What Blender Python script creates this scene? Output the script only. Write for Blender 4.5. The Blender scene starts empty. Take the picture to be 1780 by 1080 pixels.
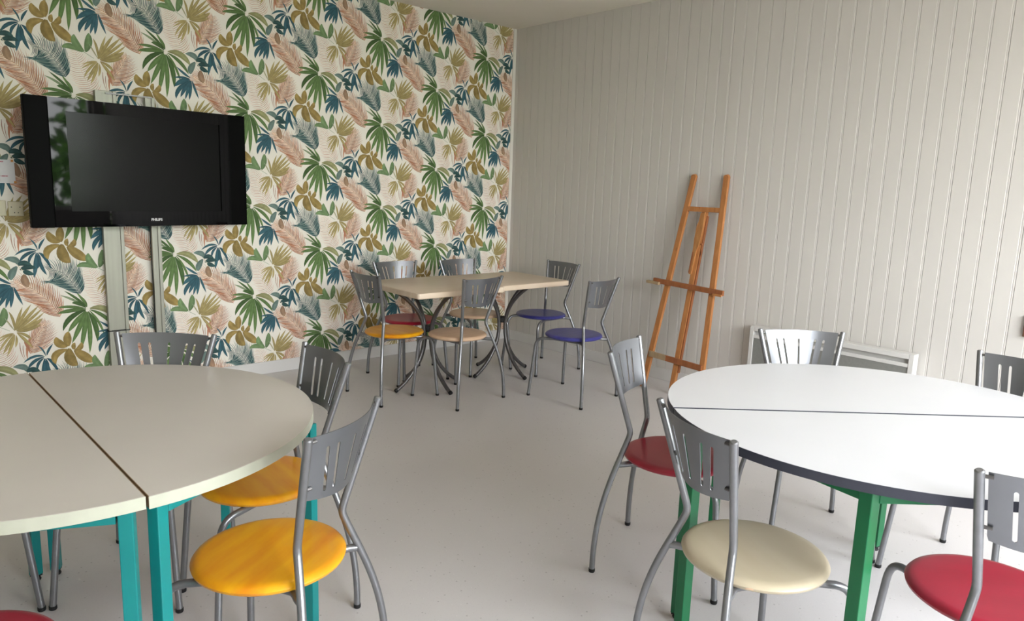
import bpy, bmesh, math, random
from mathutils import Vector, Matrix
C = bpy.context.scene.collection
PI = math.pi
R = math.radians
random.seed(7)

# ------------------------------------------------------------------ camera
CAM = dict(f=1248.59, yaw=0.83908, pitch=-0.1692629, roll=0.034477, x=-4.48732, y=-5.06714, z=1.42353)
def setup_camera():
    cy, sy = math.cos(CAM['yaw']), math.sin(CAM['yaw'])
    cp, sp = math.cos(CAM['pitch']), math.sin(CAM['pitch'])
    F = Vector((cy*cp, sy*cp, sp)); Rt = Vector((sy, -cy, 0)); U = Rt.cross(F)
    c, s = math.cos(CAM['roll']), math.sin(CAM['roll'])
    R2 = c*Rt + s*U; U2 = -s*Rt + c*U
    cd = bpy.data.cameras.new('camera'); cd.sensor_width = 36; cd.sensor_fit = 'HORIZONTAL'
    cd.lens = 36*CAM['f']/1780; cd.clip_start = .02; cd.clip_end = 200
    o = bpy.data.objects.new('camera', cd); C.objects.link(o)
    m = Matrix((R2, U2, -F)).transposed().to_4x4(); m.translation = (CAM['x'], CAM['y'], CAM['z'])
    o.matrix_world = m
    bpy.context.scene.camera = o
setup_camera()

# ------------------------------------------------------------------ world, light, exposure
def srgb(r, g, b):
    f = lambda c: (c/255/12.92) if c/255 <= .04045 else ((c/255+.055)/1.055)**2.4
    return (f(r), f(g), f(b), 1)
SC = bpy.context.scene
SC.view_settings.view_transform = 'Standard'; SC.view_settings.look = 'None'
SC.view_settings.gamma = 1; SC.view_settings.use_curve_mapping = False
SC.view_settings.exposure = 0.86
SC.cycles.use_denoising = True
SC.cycles.max_bounces = 10; SC.cycles.diffuse_bounces = 6; SC.cycles.glossy_bounces = 4
SC.cycles.caustics_reflective = False; SC.cycles.caustics_refractive = False
SC.cycles.sample_clamp_indirect = 6
w = bpy.data.worlds.new('overcast_sky'); SC.world = w; w.use_nodes = True
nt = w.node_tree; nt.nodes.clear()
wo = nt.nodes.new('ShaderNodeOutputWorld'); bg = nt.nodes.new('ShaderNodeBackground')
tc = nt.nodes.new('ShaderNodeTexCoord'); sx = nt.nodes.new('ShaderNodeSeparateXYZ')
ramp = nt.nodes.new('ShaderNodeValToRGB')
ramp.color_ramp.elements[0].position = .0; ramp.color_ramp.elements[0].color = (.97, .945, .965, 1)
ramp.color_ramp.elements[1].position = .7; ramp.color_ramp.elements[1].color = (.87, .90, 1, 1)
nt.links.new(tc.outputs['Generated'], sx.inputs[0]); nt.links.new(sx.outputs['Z'], ramp.inputs[0])
nt.links.new(ramp.outputs[0], bg.inputs[0]); nt.links.new(bg.outputs[0], wo.inputs[0])
SKY = 15.0
bg.inputs[1].default_value = SKY
WIN = [(-4.3, -.15, .9, 2.65)]     # x0, x1, sill, head of the windows in the back wall
YB = -7.0
def portal(name, loc, rot, sx_, sy_):
    l = bpy.data.lights.new(name, 'AREA'); l.shape = 'RECTANGLE'; l.size = sx_; l.size_y = sy_
    l.cycles.is_portal = True
    o = bpy.data.objects.new(name, l); C.objects.link(o); o.location = loc; o.rotation_euler = rot
for i, (a, b, z0, z1) in enumerate(WIN):
    portal('window_portal', ((a+b)/2, YB-.02, (z0+z1)/2), (R(90), 0, 0), b-a, z1-z0)

# ------------------------------------------------------------------ materials
def nodes_of(name):
    m = bpy.data.materials.new(name); m.use_nodes = True
    n = m.node_tree; b = n.nodes['Principled BSDF']
    return m, n, b
def mat(name, rgb, rough=.5, metal=0, var=.06, scale=6, bump=0, bscale=60, spec=.5, coat=0, stretch=(1, 1, 1), var_rgb=None, object_co=True):
    m, n, b = nodes_of(name)
    b.inputs['Roughness'].default_value = rough; b.inputs['Metallic'].default_value = metal
    b.inputs['Specular IOR Level'].default_value = spec; b.inputs['Coat Weight'].default_value = coat
    b.inputs['Coat Roughness'].default_value = .12
    tc = n.nodes.new('ShaderNodeTexCoord'); mp = n.nodes.new('ShaderNodeMapping'); mp.inputs['Scale'].default_value = stretch
    n.links.new(tc.outputs['Object'], mp.inputs[0])
    nz = n.nodes.new('ShaderNodeTexNoise'); nz.inputs['Scale'].default_value = scale; nz.inputs['Detail'].default_value = 5
    n.links.new(mp.outputs[0], nz.inputs['Vector'])
    mx = n.nodes.new('ShaderNodeMix'); mx.data_type = 'RGBA'
    c = srgb(*rgb); k = var
    c2 = srgb(*var_rgb) if var_rgb else tuple(x*(1-k*2) for x in c[:3])+(1,)
    rp = n.nodes.new('ShaderNodeValToRGB'); rp.color_ramp.elements[0].position = .35; rp.color_ramp.elements[1].position = .68
    n.links.new(nz.outputs['Fac'], rp.inputs[0]); n.links.new(rp.outputs[0], mx.inputs[0])
    mx.inputs[6].default_value = c; mx.inputs[7].default_value = c2
    n.links.new(mx.outputs[2], b.inputs['Base Color'])
    if bump:
        n2 = n.nodes.new('ShaderNodeTexNoise'); n2.inputs['Scale'].default_value = bscale; n2.inputs['Detail'].default_value = 3
        n.links.new(mp.outputs[0], n2.inputs['Vector'])
        bp = n.nodes.new('ShaderNodeBump'); bp.inputs['Strength'].default_value = bump; bp.inputs['Distance'].default_value = .002
        n.links.new(n2.outputs['Fac'], bp.inputs['Height']); n.links.new(bp.outputs[0], b.inputs['Normal'])
    return m
M = {}
M['steel'] = mat('satin_grey_metal_paint', (138, 139, 142), .32, .75, .05, 30, .05, 300)
M['sheet'] = mat('satin_grey_sheet_metal', (130, 132, 137), .30, .75, .04, 9, .05, 400)
M['rubber'] = mat('black_rubber', (18, 18, 19), .7, 0, .1)
M['yellow'] = mat('yellow_stained_wood', (236, 172, 20), .34, 0, .1, 2.2, .03, 40, .5, .25, (1.2, 7, 7), (220, 136, 8))
M['red'] = mat('red_stained_wood', (158, 26, 50), .36, 0, .1, 2, .03, 40, .5, .2, (1.2, 7, 7), (148, 22, 44))
M['blue'] = mat('blue_stained_wood', (62, 62, 138), .36, 0, .1, 5, .03, 40, .5, .2, (1.2, 7, 7), (50, 50, 118))
M['cream'] = mat('cream_painted_wood', (188, 176, 152), .38, 0, .1, 2, .03, 40, .5, .2, (1.2, 6, 6), (182, 168, 142))
M['tan'] = mat('pale_beech_seat', (212, 180, 152), .4, 0, .1, 5, .03, 40, .5, .15, (1.2, 6, 6), (204, 170, 140))
M['grey_top'] = mat('warm_grey_laminate', (208, 202, 195), .33, 0, .02, 3, .02, 500)
M['grey_edge'] = mat('pale_cream_edge_band', (186, 187, 171), .4, 0, .04, 14)
M['seam_brown'] = mat('brown_raw_board_edge', (160, 136, 108), .6, 0, .1, 20)
M['white_top'] = mat('white_laminate', (214, 215, 219), .30, 0, .015, 3, .02, 500)
M['dark_edge'] = mat('dark_slate_edge_band', (54, 56, 68), .45, 0, .06, 14)
M['teal'] = mat('teal_painted_steel', (0, 128, 128), .38, 0, .06, 6, .04, 200)
M['green'] = mat('green_painted_steel', (0, 106, 62), .34, 0, .06, 6, .04, 200)
M['beech'] = mat('pale_beech_tabletop', (222, 204, 184), .36, 0, .06, 4, .03, 60, .5, .1, (1, 9, 1), (215, 194, 170))
M['dark_steel'] = mat('dark_grey_metal_tube', (106, 104, 104), .34, .7, .06, 20, .05, 300)
M['white'] = mat('white_matt_paint', (226, 222, 214), .6, 0, .02, 3, .05, 150)
M['ceiling'] = mat('white_ceiling_paint', (233, 227, 217), .8, 0, .02, 2, .05, 80)
M['board'] = mat('off_white_painted_board', (206, 202, 197), .5, 0, .02, 2.5, .05, 60, .4, 0, (1, 1, .3))
M['baseboard'] = mat('white_baseboard_paint', (214, 212, 210), .45, 0, .03, 5)
M['plaster'] = mat('off_white_wall_paint', (214, 210, 206), .8, 0, .02, 3, .05, 90)
M['radiator'] = mat('white_radiator_enamel', (206, 204, 201), .4, 0, .02, 6)
M['radiator_grille'] = mat('grey_radiator_grille', (128, 128, 124), .6, 0, .05, 60)
M['tv_black'] = mat('black_television_plastic', (6, 6, 6), .5, 0, .1, 8, 0, 60, .05)
M['tv_gloss'] = mat('glossy_black_bezel', (2, 2, 3), .03, 0, .05, 8, 0, 60, .13)
M['tv_screen'] = mat('dark_satin_screen', (2, 3, 2), .15, 0, .05, 3, 0, 60, .12)
M['alu'] = mat('greenish_brushed_aluminium', (160, 159, 147), .42, .3, .05, 4, .04, 300, .5, 0, (14, 14, .6))
M['logo'] = mat('silver_lettering', (215, 215, 215), .4, 0, .02)
M['paper'] = mat('white_paper', (226, 226, 228), .7, 0, .02)
M['ink'] = mat('red_ink', (190, 60, 90), .7, 0, .1)
M['tape'] = mat('orange_tape', (222, 150, 50), .5, 0, .1)
M['socket'] = mat('clear_beige_socket_plate', (196, 188, 156), .35, 0, .05)
M['frame'] = mat('white_window_frame', (235, 235, 232), .4, 0, .02)
M['leaf'] = mat('garden_leaves', (110, 160, 60), .6, 0, .3, 4, 0, 10, .3, 0, (1, 1, 1), (50, 90, 34))
M['lawn'] = mat('pale_terrace_paving', (158, 150, 142), .9, 0, .1, 2)
M['carton'] = mat('brown_wood_rack', (96, 62, 44), .6, 0, .15, 12)
M['orange'] = mat('orange_plastic', (228, 120, 40), .5, 0, .05)

def wood_mat(name, a, b_, knots):
    m, n, b = nodes_of(name)
    b.inputs['Roughness'].default_value = .45; b.inputs['Coat Weight'].default_value = .1
    tc = n.nodes.new('ShaderNodeTexCoord'); mp = n.nodes.new('ShaderNodeMapping'); mp.inputs['Scale'].default_value = (14, 14, 1.1)
    n.links.new(tc.outputs['Object'], mp.inputs[0])
    nz = n.nodes.new('ShaderNodeTexNoise'); nz.inputs['Scale'].default_value = 2.4; nz.inputs['Detail'].default_value = 6; nz.inputs['Distortion'].default_value = .6
    n.links.new(mp.outputs[0], nz.inputs['Vector'])
    rp = n.nodes.new('ShaderNodeValToRGB'); rp.color_ramp.elements[0].position = .3; rp.color_ramp.elements[1].position = .7
    rp.color_ramp.elements[0].color = srgb(*a); rp.color_ramp.elements[1].color = srgb(*b_)
    n.links.new(nz.outputs['Fac'], rp.inputs[0])
    vo = n.nodes.new('ShaderNodeTexVoronoi'); vo.inputs['Scale'].default_value = 3.3; mp2 = n.nodes.new('ShaderNodeMapping'); mp2.inputs['Scale'].default_value = (3, 3, 1.2)
    n.links.new(tc.outputs['Object'], mp2.inputs[0]); n.links.new(mp2.outputs[0], vo.inputs['Vector'])
    r2 = n.nodes.new('ShaderNodeValToRGB'); r2.color_ramp.elements[0].position = .04; r2.color_ramp.elements[1].position = .12
    r2.color_ramp.elements[0].color = srgb(*knots); r2.color_ramp.elements[1].color = (1, 1, 1, 1)
    n.links.new(vo.outputs['Distance'], r2.inputs[0])
    mx = n.nodes.new('ShaderNodeMix'); mx.data_type = 'RGBA'; mx.blend_type = 'MULTIPLY'; mx.inputs[0].default_value = .8
    n.links.new(rp.outputs[0], mx.inputs[6]); n.links.new(r2.outputs[0], mx.inputs[7]); n.links.new(mx.outputs[2], b.inputs['Base Color'])
    return m
M['pine'] = wood_mat('orange_varnished_pine', (160, 102, 56), (188, 128, 76), (130, 90, 60))
M['pine_dark'] = wood_mat('dark_stained_pine', (134, 80, 46), (160, 98, 58), (130, 90, 60))
M['pine_worn'] = wood_mat('bare_worn_pine', (150, 98, 54), (184, 130, 78), (110, 70, 50))
M['pine_grey'] = wood_mat('grey_weathered_pine', (150, 128, 100), (176, 150, 116), (110, 80, 60))

def floor_mat():
    m, n, b = nodes_of('speckled_grey_vinyl')
    b.inputs['Roughness'].default_value = .34; b.inputs['Specular IOR Level'].default_value = .45
    tc = n.nodes.new('ShaderNodeTexCoord')
    nz = n.nodes.new('ShaderNodeTexNoise'); nz.inputs['Scale'].default_value = 1.3; nz.inputs['Detail'].default_value = 6
    n.links.new(tc.outputs['Object'], nz.inputs['Vector'])
    rp = n.nodes.new('ShaderNodeValToRGB'); rp.color_ramp.elements[0].position = .3; rp.color_ramp.elements[1].position = .7
    rp.color_ramp.elements[0].color = srgb(201, 197, 196); rp.color_ramp.elements[1].color = srgb(207, 203, 202)
    n.links.new(nz.outputs['Fac'], rp.inputs[0])
    prev = rp.outputs[0]
    for sc, lo, hi, col, amt in ((30, .06, .12, (150, 146, 144), .75), (29, .04, .09, (230, 228, 224), .45), (110, .10, .2, (186, 182, 178), .55)):
        vo = n.nodes.new('ShaderNodeTexVoronoi'); vo.inputs['Scale'].default_value = sc
        n.links.new(tc.outputs['Object'], vo.inputs['Vector'])
        r2 = n.nodes.new('ShaderNodeValToRGB'); r2.color_ramp.elements[0].position = lo; r2.color_ramp.elements[1].position = hi
        r2.color_ramp.elements[0].color = (amt, amt, amt, 1); r2.color_ramp.elements[1].color = (0, 0, 0, 1)
        n.links.new(vo.outputs['Distance'], r2.inputs[0])
        mx = n.nodes.new('ShaderNodeMix'); mx.data_type = 'RGBA'
        n.links.new(r2.outputs[0], mx.inputs[0]); n.links.new(prev, mx.inputs[6]); mx.inputs[7].default_value = srgb(*col)
        prev = mx.outputs[2]
    n.links.new(prev, b.inputs['Base Color'])
    n3 = n.nodes.new('ShaderNodeTexNoise'); n3.inputs['Scale'].default_value = 90
    n.links.new(tc.outputs['Object'], n3.inputs['Vector'])
    bp = n.nodes.new('ShaderNodeBump'); bp.inputs['Strength'].default_value = .08; bp.inputs['Distance'].default_value = .002
    n.links.new(n3.outputs['Fac'], bp.inputs['Height']); n.links.new(bp.outputs[0], b.inputs['Normal'])
    return m
M['floor'] = floor_mat()

def print_mat():
    m, n, b = nodes_of('printed_wallpaper_ink')
    b.inputs['Roughness'].default_value = .7; b.inputs['Specular IOR Level'].default_value = .25
    at = n.nodes.new('ShaderNodeAttribute'); at.attribute_name = 'ink'
    tc = n.nodes.new('ShaderNodeTexCoord'); nz = n.nodes.new('ShaderNodeTexNoise'); nz.inputs['Scale'].default_value = 38; nz.inputs['Detail'].default_value = 4
    n.links.new(tc.outputs['Object'], nz.inputs['Vector'])
    rp = n.nodes.new('ShaderNodeValToRGB'); rp.color_ramp.elements[0].position = .3; rp.color_ramp.elements[1].position = .72
    rp.color_ramp.elements[0].color = (.84, .84, .84, 1); rp.color_ramp.elements[1].color = (1.16, 1.16, 1.14, 1)
    n.links.new(nz.outputs['Fac'], rp.inputs[0])
    mx = n.nodes.new('ShaderNodeMix'); mx.data_type = 'RGBA'; mx.blend_type = 'MULTIPLY'; mx.inputs[0].default_value = 1
    n.links.new(at.outputs['Color'], mx.inputs[6]); n.links.new(rp.outputs[0], mx.inputs[7]); n.links.new(mx.outputs[2], b.inputs['Base Color'])
    return m
M['print'] = print_mat()
M['wallpaper'] = mat('cream_wallpaper_ground', (243, 238, 228), .7, 0, .03, 3, .06, 500, .25)

def glass_mat():
    m = bpy.data.materials.new('window_glass'); m.use_nodes = True; n = m.node_tree; n.nodes.clear()
    o = n.nodes.new('ShaderNodeOutputMaterial'); t = n.nodes.new('ShaderNodeBsdfTransparent'); g = n.nodes.new('ShaderNodeBsdfGlossy')
    g.inputs['Roughness'].default_value = .02; t.inputs[0].default_value = (.96, .98, .97, 1)
    mx = n.nodes.new('ShaderNodeMixShader'); mx.inputs[0].default_value = .06
    n.links.new(t.outputs[0], mx.inputs[1]); n.links.new(g.outputs[0], mx.inputs[2]); n.links.new(mx.outputs[0], o.inputs[0])
    return m
M['glass'] = glass_mat()

# ------------------------------------------------------------------ mesh helpers
def obj(name, bm, m=None, parent=None, smooth=False, loc=None):
    me = bpy.data.meshes.new(name)
    bmesh.ops.recalc_face_normals(bm, faces=bm.faces)
    bm.to_mesh(me); bm.free()
    if m is not None: me.materials.append(m)
    if smooth:
        me.polygons.foreach_set('use_smooth', [True]*len(me.polygons))
        try: me.set_sharp_from_angle(angle=R(38))
        except Exception: pass
    o = bpy.data.objects.new(name, me); C.objects.link(o)
    if parent: o.parent = parent
    if loc: o.location = loc
    return o
def tag(o, label, cat, group=None):
    o['label'] = label; o['category'] = cat
    if group: o['group'] = group
    return o
def struct(name, bm, m, parent=None, smooth=False):
    o = obj(name, bm, m, parent, smooth)
    if parent is None: o['kind'] = 'structure'
    return o
def thing(name, label, cat, loc=(0, 0, 0), rz=0, group=None):
    o = bpy.data.objects.new(name, None); o.empty_display_size = .1; C.objects.link(o)
    o.location = loc; o.rotation_euler = (0, 0, rz)
    return tag(o, label, cat, group)
def box(bm, x0, x1, y0, y1, z0, z1, bev=0):
    r = bmesh.ops.create_cube(bm, size=1)
    for v in r['verts']:
        v.co = Vector(((x0+x1)/2+v.co.x*(x1-x0), (y0+y1)/2+v.co.y*(y1-y0), (z0+z1)/2+v.co.z*(z1-z0)))
    if bev:
        es = set(e for v in r['verts'] for e in v.link_edges)
        bmesh.ops.bevel(bm, geom=list(es), offset=bev, segments=2, affect='EDGES', profile=.6)
    return bm
def nb(): return bmesh.new()
def bez(p0, p1, p2, p3, n):
    out = []
    for i in range(n+1):
        t = i/n; a = (1-t)**3; b = 3*t*(1-t)**2; c = 3*t*t*(1-t); d = t**3
        out.append(Vector(p0)*a+Vector(p1)*b+Vector(p2)*c+Vector(p3)*d)
    return out
def tube(bm, pts, r, seg=12, rr=None, round_end=False):
    pts = [Vector(p) for p in pts]
    rings = []
    t0 = (pts[1]-pts[0]).normalized()
    u = t0.orthogonal().normalized()
    if round_end:
        # chamfer ring at the start
        pts = [pts[0], pts[0]+t0*.003]+pts[1:]
        rr = [r*.7]+[r]*(len(pts)-1)
    for i, p in enumerate(pts):
        if i == 0: t = (pts[1]-pts[0]).normalized()
        elif i == len(pts)-1: t = (pts[-1]-pts[-2]).normalized()
        else: t = ((pts[i]-pts[i-1]).normalized()+(pts[i+1]-pts[i]).normalized()).normalized()
        u = (u - t*u.dot(t)).normalized(); v = t.cross(u)
        q = rr[i] if rr else r
        rings.append([bm.verts.new(p+u*math.cos(a)*q+v*math.sin(a)*q) for a in [2*PI*k/seg for k in range(seg)]])
    for a, b in zip(rings, rings[1:]):
        for k in range(seg):
            bm.faces.new((a[k], a[(k+1) % seg], b[(k+1) % seg], b[k]))
    bm.faces.new(rings[0][::-1]); bm.faces.new(rings[-1])
    return bm
def lathe(bm, prof, seg=48, cz=(0, 0)):
    rings = []
    for r, z in prof:
        if r < 1e-6: rings.append([bm.verts.new((cz[0], cz[1], z))])
        else: rings.append([bm.verts.new((cz[0]+r*math.cos(2*PI*k/seg), cz[1]+r*math.sin(2*PI*k/seg), z)) for k in range(seg)])
    for a, b in zip(rings, rings[1:]):
        for k in range(seg):
            k2 = (k+1) % seg
            if len(a) == 1: bm.faces.new((a[0], b[k], b[k2]))
            elif len(b) == 1: bm.faces.new((a[k], a[k2], b[0]))
            else: bm.faces.new((a[k], a[k2], b[k2], b[k]))
    return bm
def bar(bm, p, q, width_dir, wd, th, taper=1.0, bev=.002):
    """square bar from p to q, wd across width_dir, th across the third axis"""
    p, q = Vector(p), Vector(q); t = (q-p).normalized()
    wv = Vector(width_dir); wv = (wv-t*wv.dot(t)).normalized(); nv = t.cross(wv)
    vs = []
    for c, k in ((p, 1), (q, taper)):
        for a, b in ((-1, -1), (1, -1), (1, 1), (-1, 1)):
            vs.append(bm.verts.new(c+wv*a*wd/2*k+nv*b*th/2*k))
    fs = [(0, 1, 2, 3), (7, 6, 5, 4), (0, 4, 5, 1), (1, 5, 6, 2), (2, 6, 7, 3), (3, 7, 4, 0)]
    fc = [bm.faces.new([vs[i] for i in f]) for f in fs]
    if bev:
        es = set(e for f in fc for e in f.edges)
        bmesh.ops.bevel(bm, geom=list(es), offset=bev, segments=2, affect='EDGES', profile=.6)
    return bm
def prism(bm, poly, z0, z1, bev=0):
    lo = [bm.verts.new((x, y, z0)) for x, y in poly]; hi = [bm.verts.new((x, y, z1)) for x, y in poly]
    n = len(poly)
    bm.faces.new(lo[::-1]); top = bm.faces.new(hi)
    for i in range(n): bm.faces.new((lo[i], lo[(i+1) % n], hi[(i+1) % n], hi[i]))
    if bev: bmesh.ops.bevel(bm, geom=list(top.edges), offset=bev, segments=2, affect='EDGES', profile=.6)
    return bm

# ------------------------------------------------------------------ room
H = 2.823; X0 = -6.3
struct('floor', box(nb(), X0-.15, .15, YB-.15, .15, -.12, 0), M['floor'])
struct('ceiling', box(nb(), X0-.15, .15, YB-.15, .15, H, H+.12), M['ceiling'])
struct('wall_near', box(nb(), X0-.15, X0, YB, 0, 0, H), M['plaster'])

# back wall with its windows
bm = nb(); xs = X0
for a, b, z0, z1 in sorted(WIN):
    box(bm, xs, a, YB-.15, YB, 0, H); box(bm, a, b, YB-.15, YB, 0, z0); box(bm, a, b, YB-.15, YB, z1, H); xs = b
box(bm, xs, 0, YB-.15, YB, 0, H)
struct('wall_back', bm, M['plaster'])
for i, (a, b, z0, z1) in enumerate(WIN):
    fr = nb(); t = .05; y0, y1 = YB-.11, YB-.05
    for q in ((a, a+t, z0, z1), (b-t, b, z0, z1), (a+t, b-t, z0, z0+t), (a+t, b-t, z1-t, z1)): box(fr, q[0], q[1], y0, y1, q[2], q[3])
    nm = 3 if i == 0 else 1
    win = struct('window_%d' % (i+1), fr, M['frame'])
    for k in range(1, nm):
        x = a+(b-a)*k/nm
        obj('mullion', box(nb(), x-t/2, x+t/2, y0, y1, z0+t, z1-t), M['frame'], win)
    for k in range(nm):
        xa = a+(b-a)*k/nm+t*.6; xb = a+(b-a)*(k+1)/nm-t*.6
        obj('pane', box(nb(), xa, xb, YB-.083, YB-.079, z0+t*.8, z1-t*.8), M['glass'], win)

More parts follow.
